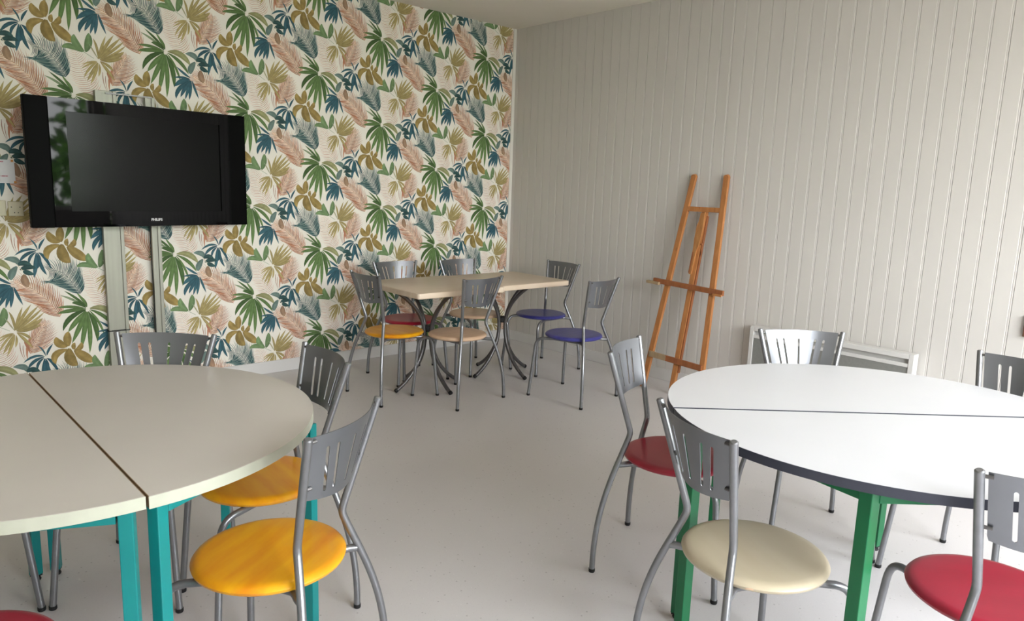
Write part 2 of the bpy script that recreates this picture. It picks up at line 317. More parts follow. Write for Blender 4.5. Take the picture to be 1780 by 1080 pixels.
# papered wall on the left of the picture
wl = struct('wall_left', box(nb(), X0, .15, 0, .15, 0, H), M['wallpaper'])
wp = M['wallpaper']
TILE = """P,5.1,651.1,-965.1,622.1,-974.2,586.8,-971.5;p,5.1,651.1,-965.1,676.7,-942.9,685.2,-918.5;p,5.0,644.7,-955.4,613.6,-964.8,586,-960.7;P,5.0,644.7,-955.4,671.4,-931.6,688.8,-893.8;P,4.9,638.4,-945.6,605,-955.4,570.6,-951.3;p,4.9,638.4,-945.6,666,-920.4,674.4,-894.2;p,4.8,632,-935.9,596.5,-946,558.3,-941.6;P,4.8,632,-935.9,660.7,-909.2,677.8,-869.3;P,4.7,625.7,-926.2,587.8,-935.6,556.7,-929.3;p,4.7,625.7,-926.2,656.1,-898.6,668.9,-865.5;p,4.6,619.4,-916.5,578.9,-923.9,531.6,-914.8;P,4.6,619.4,-916.5,652.6,-889.1,670,-852.8;P,4.5,615.2,-905.8,573.4,-910.7,544.4,-899.9;p,4.5,615.2,-905.8,650.4,-879.5,674,-839.2;p,4.4,611.1,-895.2,569.2,-898.6,523.2,-884.9;P,4.4,611.1,-895.2,646.4,-869.6,661.8,-839.6;P,4.3,606.9,-884.5,565.1,-887.6,532.9,-875.3;p,4.3,606.9,-884.5,641.6,-858.8,668.6,-815.8;p,4.2,602.8,-873.9,561.1,-876.6,522,-863.3;P,4.2,602.8,-873.9,636.8,-848.1,650.5,-819.7;P,4.1,598.7,-863.3,557,-865.7,517.2,-852;p,4.1,598.7,-863.3,632,-837.4,656.4,-796.4;p,4.0,594.5,-852.7,552.9,-854.5,522.1,-841.8;P,4.0,594.5,-852.7,627.4,-826.9,644.1,-794.9;P,3.9,590.4,-842.2,549.3,-842.6,505,-826.3;p,3.9,590.4,-842.2,623,-817.3,642.4,-783.5;p,3.8,587,-831.4,546.9,-830.4,521.2,-816.9;P,3.8,587,-831.4,618.8,-807.8,641,-772.4;P,3.7,583.9,-820.5,544.7,-818.6,503.5,-800.7;p,3.7,583.9,-820.5,614.6,-798,629.1,-772;p,3.6,580.8,-809.7,542.4,-807.4,514.9,-792.9;P,3.6,580.8,-809.7,610,-787.8,633.7,-751.8;P,3.5,577.7,-798.9,540.1,-796.3,506.4,-780.1;p,3.5,577.7,-798.9,605.5,-777.6,617.3,-754.7;p,3.4,574.5,-788.1,537.8,-785.2,504.9,-769.2;P,3.4,574.5,-788.1,600.9,-767.4,621.2,-735.1;P,3.3,571.4,-777.3,537.1,-774.2,512.9,-760.6;p,3.3,571.4,-777.3,595.8,-757.9,608.6,-734.7;p,3.2,568.3,-766.5,538.1,-763.2,506.9,-747.8;P,3.2,568.3,-766.5,590.1,-749.2,603.7,-726;p,3.1,565.6,-755.6,539.4,-752.2,523.4,-741.9;p,3.1,565.6,-755.6,584.8,-740.3,598.2,-718.4;p,3.0,562.9,-744.8,540.6,-741.6,517.8,-729.5;p,3.0,562.9,-744.8,579.4,-731.4,587.2,-716.7;p,2.9,560.2,-733.9,541.8,-731.2,529.3,-723.2;p,2.9,560.2,-733.9,574,-722.5,585.1,-704.6;p,2.8,557.4,-723.1,543,-720.8,530.3,-713.4;p,2.8,557.4,-723.1,568.6,-713.6,573.4,-704;p,2.6,654.3,-970,641.6,-950.5,628.9,-931;p,2.6,628.9,-931,618.9,-910.4,609,-889.8;p,2.6,609,-889.8,600.7,-868.6,592.5,-847.5;p,2.5,592.5,-847.5,585.8,-825.8,579.2,-804.3;p,2.5,579.2,-804.3,573.1,-782.7,567,-761.1;p,2.5,567,-761.1,561.5,-739.4,556.1,-717.7;x,99.1,914.8,-1327,829.9,-1207.6,697.2,-1103.1;H,7.0,912.6,-1334.4,856.1,-1314.6,798.8,-1276.6;h,7.1,912.6,-1334.4,933.3,-1294.9,938.1,-1260.3;k,6.9,908.2,-1324.2,849.2,-1303.6,806.9,-1272.8;H,7.0,908.2,-1324.2,930.1,-1282.1,941.7,-1225.9;h,6.8,903.8,-1314,842.3,-1292.6,789.6,-1256.2;k,6.8,903.8,-1314,926.8,-1269.3,931.6,-1231.5;H,6.7,899.5,-1303.9,835.4,-1281.6,777.8,-1242.4;h,6.7,899.5,-1303.9,923.6,-1256.5,935.2,-1196.7;k,6.5,895.1,-1293.7,828.5,-1270.6,783.3,-1237.3;H,6.6,895.1,-1293.7,920.3,-1243.7,927.8,-1194.4;h,6.4,890.8,-1283.6,820.5,-1262.2,747.2,-1218.1;k,6.5,890.8,-1283.6,914.5,-1230.1,920.9,-1174.2;H,6.3,886.5,-1273.5,812.3,-1255,764.9,-1225.6;h,6.4,886.5,-1273.5,907.5,-1216.3,911.9,-1149.9;k,6.2,880,-1264.3,802.2,-1249.1,719.3,-1210.4;H,6.3,880,-1264.3,897.9,-1203.6,895.3,-1153.3;h,6.1,873.5,-1255.2,795.9,-1243.5,737,-1216;k,6.1,873.5,-1255.2,887.9,-1193.6,884.6,-1116.9;H,6.0,867,-1246.1,790.5,-1234.6,719.7,-1204;h,6.0,867,-1246.1,881.2,-1184.3,875.5,-1136.3;k,5.9,860.5,-1237.1,785,-1225.8,713.5,-1195.1;H,5.9,860.5,-1237.1,874.5,-1175,870.5,-1101.1;h,5.8,854,-1228,779.6,-1217,724.4,-1191.1;k,5.8,854,-1228,867.8,-1165.7,862.4,-1109.2;H,5.6,847.5,-1219,773.9,-1209.6,692.9,-1178.4;h,5.7,847.5,-1219,859.6,-1156.3,852.9,-1093.8;k,5.5,841.1,-1210,768,-1203.4,718.2,-1182.7;H,5.6,841.1,-1210,849.9,-1146.7,840.1,-1077.7;h,5.4,833.6,-1201.7,761.2,-1198,680.3,-1173.8;k,5.5,833.6,-1201.7,839.2,-1138,826.9,-1087.8;H,5.3,825.7,-1193.7,754.5,-1192.7,698.3,-1175.5;h,5.3,825.7,-1193.7,828,-1130.9,810.7,-1056.2;k,5.2,817.8,-1185.8,748.3,-1185.1,680.2,-1166.7;H,5.2,817.8,-1185.8,819.6,-1124.9,805.5,-1080.5;h,5.1,809.9,-1177.8,742.1,-1177.2,675.5,-1159.3;k,5.1,809.9,-1177.8,811.4,-1119,794.8,-1051.6;H,5.0,802.1,-1169.9,735.9,-1169.3,683.6,-1153.6;h,5.0,802.1,-1169.9,803.3,-1113.1,789.2,-1064.7;k,4.9,794.2,-1162,729.7,-1163.5,655.7,-1147.5;H,4.9,794.2,-1162,793,-1107.2,776.4,-1054.8;h,4.8,786.4,-1154.1,723.7,-1160,677.8,-1150.5;k,4.8,786.4,-1154.1,780.3,-1101.7,758.5,-1048.4;H,4.7,777.1,-1147.7,716.7,-1157.8,643.9,-1152.9;h,4.7,777.1,-1147.7,766.6,-1098.1,745.6,-1061.6;k,4.6,767.1,-1142.2,709.2,-1156.2,659.5,-1154;H,4.6,767.1,-1142.2,752.5,-1095.6,720.8,-1044.3;h,4.4,757.1,-1136.7,705.1,-1149.9,648.8,-1149.8;k,4.5,757.1,-1136.7,743.2,-1094.7,722.7,-1067.1;H,4.3,747.1,-1131.2,700.8,-1143,651.7,-1142.9;h,4.3,747.1,-1131.2,734.5,-1093.7,708.6,-1053.8;h,4.2,737.2,-1125.7,696.5,-1136.1,660.7,-1135.1;h,4.2,737.2,-1125.7,725.9,-1092.7,707.9,-1067.3;h,4.1,727.2,-1120.2,692.2,-1129.2,649.2,-1129.9;h,4.1,727.2,-1120.2,717.4,-1091.7,699.8,-1065.9;h,4.0,717.3,-1114.8,688,-1122.3,665,-1121.3;h,4.0,717.3,-1114.8,708.9,-1090.6,693.3,-1067.4;h,3.9,707.5,-1109.3,683.7,-1115.5,654.1,-1116;h,3.9,707.5,-1109.3,700.5,-1089.6,690,-1075.3;h,3.8,697.6,-1103.9,679.5,-1108.6,663.9,-1108.2;h,3.8,697.6,-1103.9,692.1,-1088.5,680.9,-1071.6;h,3.6,914.8,-1339.5,903.8,-1314,893,-1288.7;h,3.5,893,-1288.7,878.3,-1265.1,863.7,-1241.6;h,3.5,863.7,-1241.6,846.6,-1219.6,829.6,-1197.7;h,3.5,829.6,-1197.7,809.9,-1177.8,790.3,-1158;h,3.5,790.3,-1158,766.1,-1143.2,742.1,-1128.4;h,3.4,742.1,-1128.4,717.3,-1114.8,692.7,-1101.2;x,72.8,233.2,-1221.9,263.4,-1129.4,306.1,-1028.5;H,6.0,218.8,-1221.6,209.1,-1195.1,205.6,-1161.6;h,6.1,218.8,-1221.6,279.4,-1208.7,321.5,-1181.5;k,5.9,222.6,-1212.6,211.9,-1183.3,210.2,-1155.9;H,6.0,222.6,-1212.6,283.8,-1199.1,352.1,-1161.1;h,5.8,226.4,-1203.7,214.8,-1171.4,211.8,-1136.2;k,5.8,226.4,-1203.7,288.3,-1189.5,329.6,-1161.7;H,5.7,230.2,-1194.7,217.6,-1159.5,214.1,-1119.4;h,5.7,230.2,-1194.7,292.7,-1179.8,358.5,-1141.5;k,5.5,234,-1185.8,220.7,-1147.5,219.2,-1113.6;H,5.6,234,-1185.8,297.3,-1170.4,347.9,-1138.2;h,5.4,237.8,-1176.8,224.6,-1135.3,221,-1082.2;k,5.5,237.8,-1176.8,302,-1162.1,358.3,-1128.5;H,5.3,242,-1168.1,229.8,-1125.5,230.6,-1091.5;h,5.3,242,-1168.1,304.3,-1154.6,367.1,-1119.9;k,5.2,246.4,-1159.3,234.6,-1115.9,233,-1061.6;H,5.2,246.4,-1159.3,306.5,-1146.3,349.2,-1119.9;h,5.0,250.7,-1150.6,238.9,-1106.5,239.5,-1066.8;k,5.1,250.7,-1150.6,308.6,-1137.6,373.6,-1102.5;H,4.9,255.1,-1141.8,243.4,-1097,243.3,-1048.6;h,5.0,255.1,-1141.8,310.7,-1129.1,348.2,-1105.1;k,4.8,259.4,-1133,248.4,-1087.3,249.1,-1037.1;H,4.8,259.4,-1133,313,-1121,370.5,-1090.1;h,4.7,264.1,-1124.4,254.1,-1079.2,256.5,-1039.8;k,4.7,264.1,-1124.4,315,-1113.3,356,-1089.5;H,4.5,268.8,-1115.8,259.6,-1072.5,260.7,-1018.3;h,4.6,268.8,-1115.8,316.3,-1105.1,359,-1081.2;k,4.4,273.5,-1107.1,264.8,-1065.8,267.6,-1033.3;H,4.5,273.5,-1107.1,317.7,-1096.8,361.9,-1072.5;h,4.3,278.2,-1098.5,270,-1059.2,271.3,-1010.2;k,4.3,278.2,-1098.5,319,-1088.6,348.3,-1070.5;H,4.2,282.9,-1089.8,274.4,-1052.7,276,-1019.9;h,4.2,282.9,-1089.8,320.2,-1079.7,361.7,-1056;k,4.0,287.2,-1081,278.5,-1046.1,278.5,-1008.1;H,4.1,287.2,-1081,321,-1070.8,343.3,-1055.1;h,3.9,291.4,-1072.2,283.4,-1042,283,-1009.1;k,3.9,291.4,-1072.2,320.7,-1062.6,351.5,-1042.8;H,3.8,295.6,-1063.3,288.9,-1037.8,289.3,-1015.1;h,3.8,295.6,-1063.3,320.5,-1054.9,339.6,-1041.4;h,3.7,299.7,-1054.4,294.4,-1033.6,293.7,-1007.3;h,3.7,299.7,-1054.4,320.3,-1047.3,338.3,-1034.9;h,3.5,303.9,-1045.5,299.8,-1029.3,300.3,-1016.4;h,3.6,303.9,-1045.5,320.1,-1039.7,335.7,-1029.2;h,3.4,308.1,-1036.6,305.2,-1025.1,304.9,-1010.5;h,3.4,308.1,-1036.6,320,-1032.3,328.3,-1026;h,3.1,216.9,-1226,223.9,-1209.6,230.8,-1193.2;h,3.1,230.8,-1193.2,238.2,-1177,245.7,-1160.8;h,3.1,245.7,-1160.8,253.7,-1144.8,261.8,-1128.7;h,3.1,261.8,-1128.7,270.4,-1112.9,279,-1097;h,3.1,279,-1097,286.9,-1080.9,294.9,-1064.8;h,3.1,294.9,-1064.8,302.5,-1048.5,310.2,-1032.2;H,16.5,224.9,-481.2,203.9,-545.5,202.3,-618.8;H,19.0,196.8,-1135.1,205.9,-1176.7,227.1,-1222;k,4.4,169.8,-501.8,172.2,-563.3,190.5,-616.2;k,3.7,184.9,-522,183.9,-565.8,192.6,-612.4;o,9.3,150.5,-1076.3,126.1,-1032.4,105.6,-992.4;o,16.8,150.5,-1076.3,146.1,-1012.8,127.9,-957.9;o,18.8,152.6,-1072.5,169.8,-1011.8,197.2,-935.5;o,21.8,152.6,-1072.5,191.8,-999.5,241.4,-923.7;o,23.4,156.5,-1072.3,209.5,-1010,279.4,-934.8;o,18.9,158.4,-1076,229.4,-1016.6,297.4,-952.8;o,17.1,158.4,-1077.9,237,-1035.2,307.1,-975.1;o,34.2,160.3,-1079.7,236.6,-1054.2,294.2,-1013.8;o,20.9,164.2,-1081.5,224.1,-1075.5,289.4,-1048.3;o,12.0,144.3,-1089.7,104.9,-1098.6,61.8,-1118.6;o,12.0,142.3,-1093.5,100.7,-1111.8,55.4,-1143;o,15.7,144.2,-1095.3,102.1,-1134.2,65.5,-1196.9;o,19.6,146.1,-1097.1,117.4,-1148.7,82.6,-1213.4;o,19.6,148,-1098.9,130.9,-1155.9,101.7,-1228.1;o,15.1,153.9,-1102.5,155,-1140.1,146.2,-1178.1;o,19.7,160.2,-1087.2,203.4,-1108.4,228.9,-1138;o,20.9,160.1,-1089.1,198.7,-1138.9,233.8,-1191.3;g,15.6,533.8,-964,512.8,-918.3,477.3,-862.2;g,21.5,533.8,-962.1,519.2,-925.7,489.7,-884.7;G,17.4,531.6,-964.1,480.9,-908.4,416.3,-854.5;l,16.2,527.3,-964.3,459.6,-913.5,392.9,-880.8;G,27.2,527.2,-968.2,489,-939,452.9,-933.1;g,21.3,527.2,-974.1,446.3,-956.7,373,-956.6;g,29.1,527.1,-980,445.9,-979.9,370.3,-993.1;m,37.7,548.8,-975,627.6,-983.2,687.2,-1044.4;g,27.0,548.7,-982.9,622.7,-1031,673.3,-1101;g,17.9,544.3,-987,591.5,-1063.9,623.7,-1162.6;G,35.8,524.9,-984,438.9,-1026.8,395.6,-1104.1;g,34.4,524.9,-987.9,468.2,-1052.8,422.8,-1112.9;g,34.5,527,-991.7,487.1,-1083.4,438.6,-1186.7;g,33.5,531.2,-995.5,510.3,-1114.1,485.1,-1233.1;g,31.7,533.4,-995.4,540.5,-1125,532.4,-1260.1;G,35.7,537.8,-993.2,573.7,-1088.3,579.2,-1191.6;b,18.4,151.2,-795.8,113,-773,67.9,-736.4;b,16.5,147.2,-803.5,100.7,-799.5,50.9,-805;b,34.9,150.9,-808.8,96.3,-823.6,49.3,-863.4;b,31.3,150.8,-814.3,79.6,-874.3,58.8,-937.6;b,27.7,152.8,-814.2,114.5,-868.4,86,-925;b,22.2,154.7,-814,133.8,-874.5,114.8,-936.3;b,24.1,156.7,-813.9,149.4,-873.6,140.1,-936.8;b,17.9,162.5,-813.5,177.2,-860.7,201.4,-925.6;D,6.5,501.1,-875.8,466.9,-868.6,431.1,-850.7;d,6.6,501.1,-875.8,520.9,-847.6,526,-821.7;d,6.4,498,-870.3,460.7,-863.4,432.8,-848.4;D,6.5,498,-870.3,519,-840.3,531,-798.7;c,6.4,495,-864.8,454.5,-858.3,418.3,-840.7;d,6.4,495,-864.8,517.2,-833,522.5,-804.8;d,6.3,492,-859.4,448.3,-853.4,407.1,-834.5;c,6.3,492,-859.4,515.3,-825.7,527.6,-781.4;D,6.2,488.9,-853.9,442.1,-848.6,408.3,-832;d,6.2,488.9,-853.9,513.5,-818.5,521.8,-781.7;d,6.1,485.9,-848.5,435.8,-843.9,381.5,-822.3;D,6.1,485.9,-848.5,511.6,-811.2,521.6,-769.8;c,6.0,482.9,-843,429.6,-839.4,394.6,-822.7;d,6.1,482.9,-843,509.7,-803.9,522.7,-755;d,5.9,479.8,-837.6,423.4,-835,362.7,-813;c,6.0,479.8,-837.6,507.9,-796.7,515.2,-759.1;D,5.9,476.8,-832.2,418.5,-830.8,374.2,-812.7;d,5.9,476.8,-832.2,506,-789.4,522.5,-730.6;d,5.8,473.8,-826.8,413.7,-826.7,358,-807;D,5.8,473.8,-826.8,504.1,-782.2,511.3,-743.1;c,5.7,470.8,-821.3,409,-822.6,349.9,-803.1;d,5.7,470.8,-821.3,502.2,-774.9,518.8,-713.8;d,5.6,467.8,-815.9,404.3,-818.7,356.5,-801.3;c,5.7,467.8,-815.9,500.4,-767.7,511,-718.6;D,5.5,464.8,-810.5,399.6,-814.8,327.2,-795.1;d,5.6,464.8,-810.5,498.5,-760.5,511.7,-704.5;d,5.4,461.8,-805.1,395,-810.9,349.3,-794.6;D,5.5,461.8,-805.1,496.6,-753.2,512.9,-689.2;c,5.4,458.8,-799.7,390.4,-807.2,314,-789;d,5.4,458.8,-799.7,494.7,-746,504.1,-696.6;d,5.3,455.8,-794.3,386.4,-803.5,332,-787.5;c,5.3,455.8,-794.3,492.3,-739.4,512.7,-664.4;D,5.2,452.8,-789,383.7,-801.5,315.3,-787.9;d,5.2,452.8,-789,487.2,-733.7,493.8,-686.3;d,5.1,449.8,-783.6,381.3,-799.7,311.9,-789.1;D,5.2,449.8,-783.6,481.9,-727.9,495.8,-656.3;c,5.0,446.2,-778.6,378.5,-798.1,321.7,-789.5;d,5.1,446.2,-778.6,476,-722.7,481.6,-669;d,5.0,442.3,-773.8,375.6,-796.6,294.3,-793.8;c,5.0,442.3,-773.8,469.9,-717.6,475.4,-657.7;D,4.9,438.5,-768.9,372.7,-794.3,320.9,-789.1;d,4.9,438.5,-768.9,464.6,-712.9,470,-648.6;d,4.8,434.6,-764.1,369.4,-790.9,287.5,-792.1;D,4.8,434.6,-764.1,460.4,-708.6,461.7,-660.5;c,4.7,430.8,-759.3,366.2,-787.5,308.7,-784.8;d,4.8,430.8,-759.3,456.2,-704.3,463.4,-633.5;d,4.7,426.9,-754.5,365.4,-785.4,294.9,-789.2;c,4.7,426.9,-754.5,449.6,-700.2,448.1,-657.1;D,4.6,423.1,-749.7,366.6,-784.7,299.8,-793.8;d,4.6,423.1,-749.7,440.5,-696.1,438.5,-631.8;d,4.5,418.9,-745.3,367.9,-783.8,313.9,-793.5;D,4.5,418.9,-745.3,431.2,-692.8,423.1,-648;c,4.4,413.4,-742.2,368.1,-783.4,298.8,-807.4;d,4.4,413.4,-742.2,420.8,-691.2,408.9,-642.1;d,4.3,407.8,-739.1,368.4,-782.4,324.6,-796.5;c,4.3,407.8,-739.1,410.8,-690,394.8,-641;D,4.3,402.3,-736,365.6,-778.6,303.2,-807.8;d,4.3,402.3,-736,404.8,-688.7,390.6,-653.2;d,4.2,396.8,-732.9,365.2,-776.1,322.9,-795.2;D,4.2,396.8,-732.9,396,-687.7,376.3,-637.7;c,4.1,391.3,-729.9,367.5,-774.2,321.4,-806.1;d,4.1,391.3,-729.9,384.7,-687.6,366,-660.9;d,4.0,385.4,-727.6,369.8,-771.2,332.2,-804.3;c,4.0,385.4,-727.6,373.9,-689.8,344.9,-652.6;d,4.0,378.7,-727.9,370.6,-769.4,343.1,-798.2;d,3.9,378.7,-727.9,363.2,-694.9,338.8,-673.9;d,3.9,372,-728.1,370.5,-766.7,344.6,-808;d,3.9,372,-728.1,353.7,-700,324.8,-679.7;d,3.8,365.3,-728.4,364.9,-763.8,346.6,-787.4;d,3.8,365.3,-728.4,348.5,-702.8,321.2,-683.5;d,3.7,358.6,-728.6,359.1,-760.9,338.4,-797.1;d,3.7,358.6,-728.6,343.4,-705.5,323.2,-692.7;d,3.6,351.9,-728.9,353.1,-758.1,338,-779.8;d,3.6,351.9,-728.9,338.3,-708.3,313.7,-690.1;d,3.6,345.2,-729.1,347,-755.2,332,-781.4;d,3.6,345.2,-729.1,333.2,-711,318.5,-702;d,3.3,502.6,-878.5,493,-861.2,483.4,-843.9;d,3.3,483.4,-843.9,473.8,-826.8,464.3,-809.6;d,3.3,464.3,-809.6,454.2,-792.9,444.3,-776.2;d,3.2,444.3,-776.2,432,-760.9,419.9,-745.8;d,3.2,419.9,-745.8,402,-736.7,384.3,-727.7;d,3.2,384.3,-727.7,363,-728.5,341.9,-729.3;b,10.4,296,-602.5,282.7,-563.1,259.4,-532.4;b,15.6,302.1,-598.2,312.8,-565.7,337.7,-529.7;b,17.7,290,-603.1,234.3,-597.4,178.5,-630.2;b,22.9,285.9,-607.2,235.6,-626.7,199.1,-670.5;b,18.5,285.8,-612.8,255.1,-643.4,248.4,-682.8;b,28.0,287.7,-616.3,280.2,-689.4,266.6,-766.9;b,22.4,293.7,-617.6,300.8,-665.3,287.9,-711.1;b,23.2,295.7,-617.4,306.4,-690.9,333.7,-752.5;b,21.7,299.7,-617,329.5,-647.8,360.1,-720.3;r,41.7,219.3,-742.7,220.4,-783.4,235.5,-819.6;t,42.3,191,-682.2,178,-654,127.6,-647.7;t,46.1,186.8,-693.6,158.5,-736.4,153.7,-772.8;T,31.5,190.9,-687.8,224.7,-675.6,260,-696.7;T,29.0,200.1,-714.6,240,-700.2,279.9,-708.1;T,29.0,215.8,-720.7,235.4,-732.1,269.1,-745.5;y,45.1,418.9,-555.1,415.5,-508.6,422.4,-462.9;y,46.7,412.7,-554.6,369.9,-532,356.3,-490.7;y,41.2,410.3,-574.7,348.2,-601.3,345.2,-657.7;y,32.3,456,-579.7,481.3,-569.7,490.1,-538.5;y,24.6,451.8,-580.1,445.8,-558,454.5,-536.4;y,62.6,422.8,-569.7,423.8,-635.6,460.8,-681.7;y,57.4,449.6,-582.2,501.6,-632.4,552.3,-673.3;e,32.8,599.4,-721.3,539.1,-698.2,492.1,-709.7;e,40.6,605.9,-718.1,565.2,-676.8,559.3,-628.1;e,40.9,614.7,-719.3,632.7,-663.4,636.2,-609.6;s,3.5,603.7,-720.2,629.8,-735.7,656.1,-751.3;s,3.4,107.5,-996,122.2,-1028.8,144.9,-1065.3;w,3.7,189.1,-682.4,200.4,-703.5,215.8,-720.7"""
INK = dict(g=(96, 122, 74), G=(74, 100, 58), l=(136, 152, 120), m=(148, 148, 106), b=(58, 96, 108), t=(112, 134, 128), T=(54, 84, 84), r=(150, 122, 100),
           o=(166, 150, 102), y=(154, 132, 80), e=(114, 140, 98), s=(164, 170, 150), w=(222, 214, 192), d=(48, 80, 86), D=(84, 112, 112), c=(134, 154, 146), x=(222, 206, 190),
           h=(200, 152, 124), H=(182, 128, 102), k=(164, 108, 84), q=(220, 192, 170), p=(220, 190, 172), P=(204, 162, 144))
def wallpaper():
    V, F, COL = [], [], []
    def lin(c, k): return tuple(min(1, x*k) for x in srgb(*c)[:3])+(1,)
    rnd = random.Random(3)
    for li, ln in enumerate(TILE.split(';')):
        q = ln.split(','); key = q[0]; wd = float(q[1])/1000; c = [float(v)/1000 for v in q[2:]]
        p0, pm, p2 = [Vector((c[i], c[i+1])) for i in (0, 2, 4)]
        p1 = pm*2-(p0+p2)/2
        wide = wd > .0075 and key not in 'hHkpPdD'
        if key in 'hHkpPdDc' and wd < .0: wd *= 1
        n = 8 if wide else 4
        cross = (-1, -.5, 0, .5, 1) if wide else (-1, 1)
        y = -.0004-.0000035*li
        if key in 'obgGlt': wd *= .84
        base = len(V); k0 = rnd.uniform(.88, 1.12)
        for i in range(n+1):
            t = i/n
            P = p0*(1-t)**2+p1*2*t*(1-t)+p2*t*t
            d = (p1-p0)*(1-t)+(p2-p1)*t
            if d.length < 1e-6: d = p2-p0
            d.normalize(); nn = Vector((-d.y, d.x))
            if key in 'sw': pr = .9
            elif key in 'yetTrqcx': pr = math.sin(PI*min(1, max(0, t*.96+.03)))**.62
            elif wide: pr = (.16+.84*math.sin(PI*.5*min(1, t/.45)))*(1 if t < .55 else math.cos(PI*.5*(t-.55)/.45)**.8)
            else: pr = (.5+.5*min(1, t/.3))*(1-t**2.2)
            pr = max(pr, .02)
            for cc in cross:
                pt = P+nn*cc*wd/2*pr
                V.append((pt.x, y, pt.y))
                k = k0*(1.04+.22*(t-.5))
                if wide:
                    k *= 1.16 if cc == 0 else (.88 if cc in (-.5,) else (1.0 if cc == .5 else .92))
                    if key in 'yT' : k *= .95+.1*math.sin(9*t)
                COL.append(lin(INK[key], k))
        m = len(cross)
        for i in range(n):
            for j in range(m-1):
                a = base+i*m+j; F.append((a, a+1, a+m+1, a+m))
    W, P_, ox, oz = .53, .6471454, -2.4559449, 2.5328792
    xs_ = [v[0] for v in V]; zs_ = [v[2] for v in V]
    AV, AF, AC = [], [], []
    for cc in range(-10, 8):
        for r in range(-3, 8):
            sx_ = ox+cc*W; sz_ = oz-(r+(cc % 2)*.5)*P_
            if sx_+max(xs_) < X0 or sx_+min(xs_) > -.035 or sz_+max(zs_) < .08 or sz_+min(zs_) > H: continue
            b = len(AV)
            AV += [(x+sx_, y, z+sz_) for x, y, z in V]; AF += [tuple(i+b for i in f) for f in F]; AC += COL
    me = bpy.data.meshes.new('wallpaper_print'); me.from_pydata(AV, [], AF)
    ca = me.color_attributes.new('ink', 'FLOAT_COLOR', 'POINT')
    ca.data.foreach_set('color', [x for c in AC for x in c])
    b = bmesh.new(); b.from_mesh(me)
    for co, no in (((X0, 0, 0), (-1, 0, 0)), ((-.034, 0, 0), (1, 0, 0)), ((0, 0, H), (0, 0, 1)), ((0, 0, .08), (0, 0, -1))):
        bmesh.ops.bisect_plane(b, geom=list(b.verts)+list(b.edges)+list(b.faces), plane_co=co, plane_no=no, clear_outer=True)
    b.to_mesh(me); b.free()
    me.materials.append(M['print'])
    o = bpy.data.objects.new('wallpaper_print', me); C.objects.link(o); o.parent = wl; o['kind'] = 'stuff'
wallpaper()

# panelled wall on the right: every board is a piece
wr = struct('wall_right', box(nb(), .016, .15, YB, 0, 0, H), M['board'])
BW = .0904506; Y1 = -.1395374
def board_mesh(wd):
    # narrow bead + wide flat: the joint shows as a pair of lines
    prof = [(.018, -wd/2+.0015), (.0022, -wd/2+.0012), (.0005, -wd/2+.003), (.0005, -wd/2+.0090), (.0016, -wd/2+.0102), (.0016, -wd/2+.0110),
            (0, -wd/2+.014), (0, wd/2-.0022), (.0022, wd/2-.0002), (.018, wd/2-.0002)]
    bm = nb()
    lo = [bm.verts.new((x, y, .0)) for x, y in prof]; hi = [bm.verts.new((x, y, H)) for x, y in prof]
    n = len(prof)
    for i in range(n): bm.faces.new((lo[i], lo[(i+1) % n], hi[(i+1) % n], hi[i]))
    bm.faces.new(lo); bm.faces.new(hi[::-1])
    return bm
first = None; k = -1
while True:
    yc = Y1-BW*(k+.5)
    if yc < YB+BW/2: break
    if first is None:
        first = obj('panel_board', board_mesh(BW), M['board'], wr, loc=(0, yc, 0)); o = first
    else:
        o = first.copy(); C.objects.link(o); o.parent = wr; o.location = (0, yc, 0)
    k += 1
obj('corner_board', box(nb(), 0, .018, Y1+BW, 0, 0, H), M['board'], wr)

# baseboards, corner trim
struct('baseboard_left', box(nb(), X0, -.012, -.013, 0, 0, .0915, .003), M['baseboard'])
struct('baseboard_right', box(nb(), -.012, 0, YB, 0, 0, .0895, .003), M['baseboard'])
struct('trim_1', box(nb(), -.034, 0, -.008, 0, .0915, H, .002), M['white'])

# garden outside the windows, seen only in reflections
struct('garden_ground', box(nb(), -30, 20, -40, YB-.16, -.35, -.3), M['lawn'])
rnd = random.Random(11)
def bush_mesh(r, h, n):
    bm = nb()
    for i in range(n):
        a = rnd.uniform(0, 2*PI); q = math.sqrt(rnd.random())*r; z = rnd.uniform(.02, 1)*h
        c = Vector((q*math.cos(a)*math.sin(PI*min(.97, .15+z/h*.85))*1.0, q*math.sin(a), z))
        s = rnd.uniform(.12, .26)
        d1 = Vector((rnd.uniform(-1, 1), rnd.uniform(-1, 1), rnd.uniform(-1, 1))).normalized(); d2 = d1.orthogonal().normalized()
        bm.faces.new([bm.verts.new(c+d1*s), bm.verts.new(c+d2*s*.45), bm.verts.new(c-d1*s), bm.verts.new(c-d2*s*.45)])
    return bm
bm = nb()
for (x, y, sc) in ((-2.6, -13, 1.0), (.6, -14.5, 1.2), (4.2, -14, 1.3), (-7, -14, 1.1), (8, -13, 1.2)):
    b2 = bush_mesh(1.9*sc, 3.2*sc, 700); b2.transform(Matrix.Translation((x, y, -.3)))
    me_ = bpy.data.meshes.new('t'); b2.to_mesh(me_); b2.free(); bm.from_mesh(me_); bpy.data.meshes.remove(me_)
o = obj('garden_hedge', bm, M['leaf']); tag(o, 'leafy green hedge outside, mirrored in the television bezel', 'hedge'); o['kind'] = 'stuff'

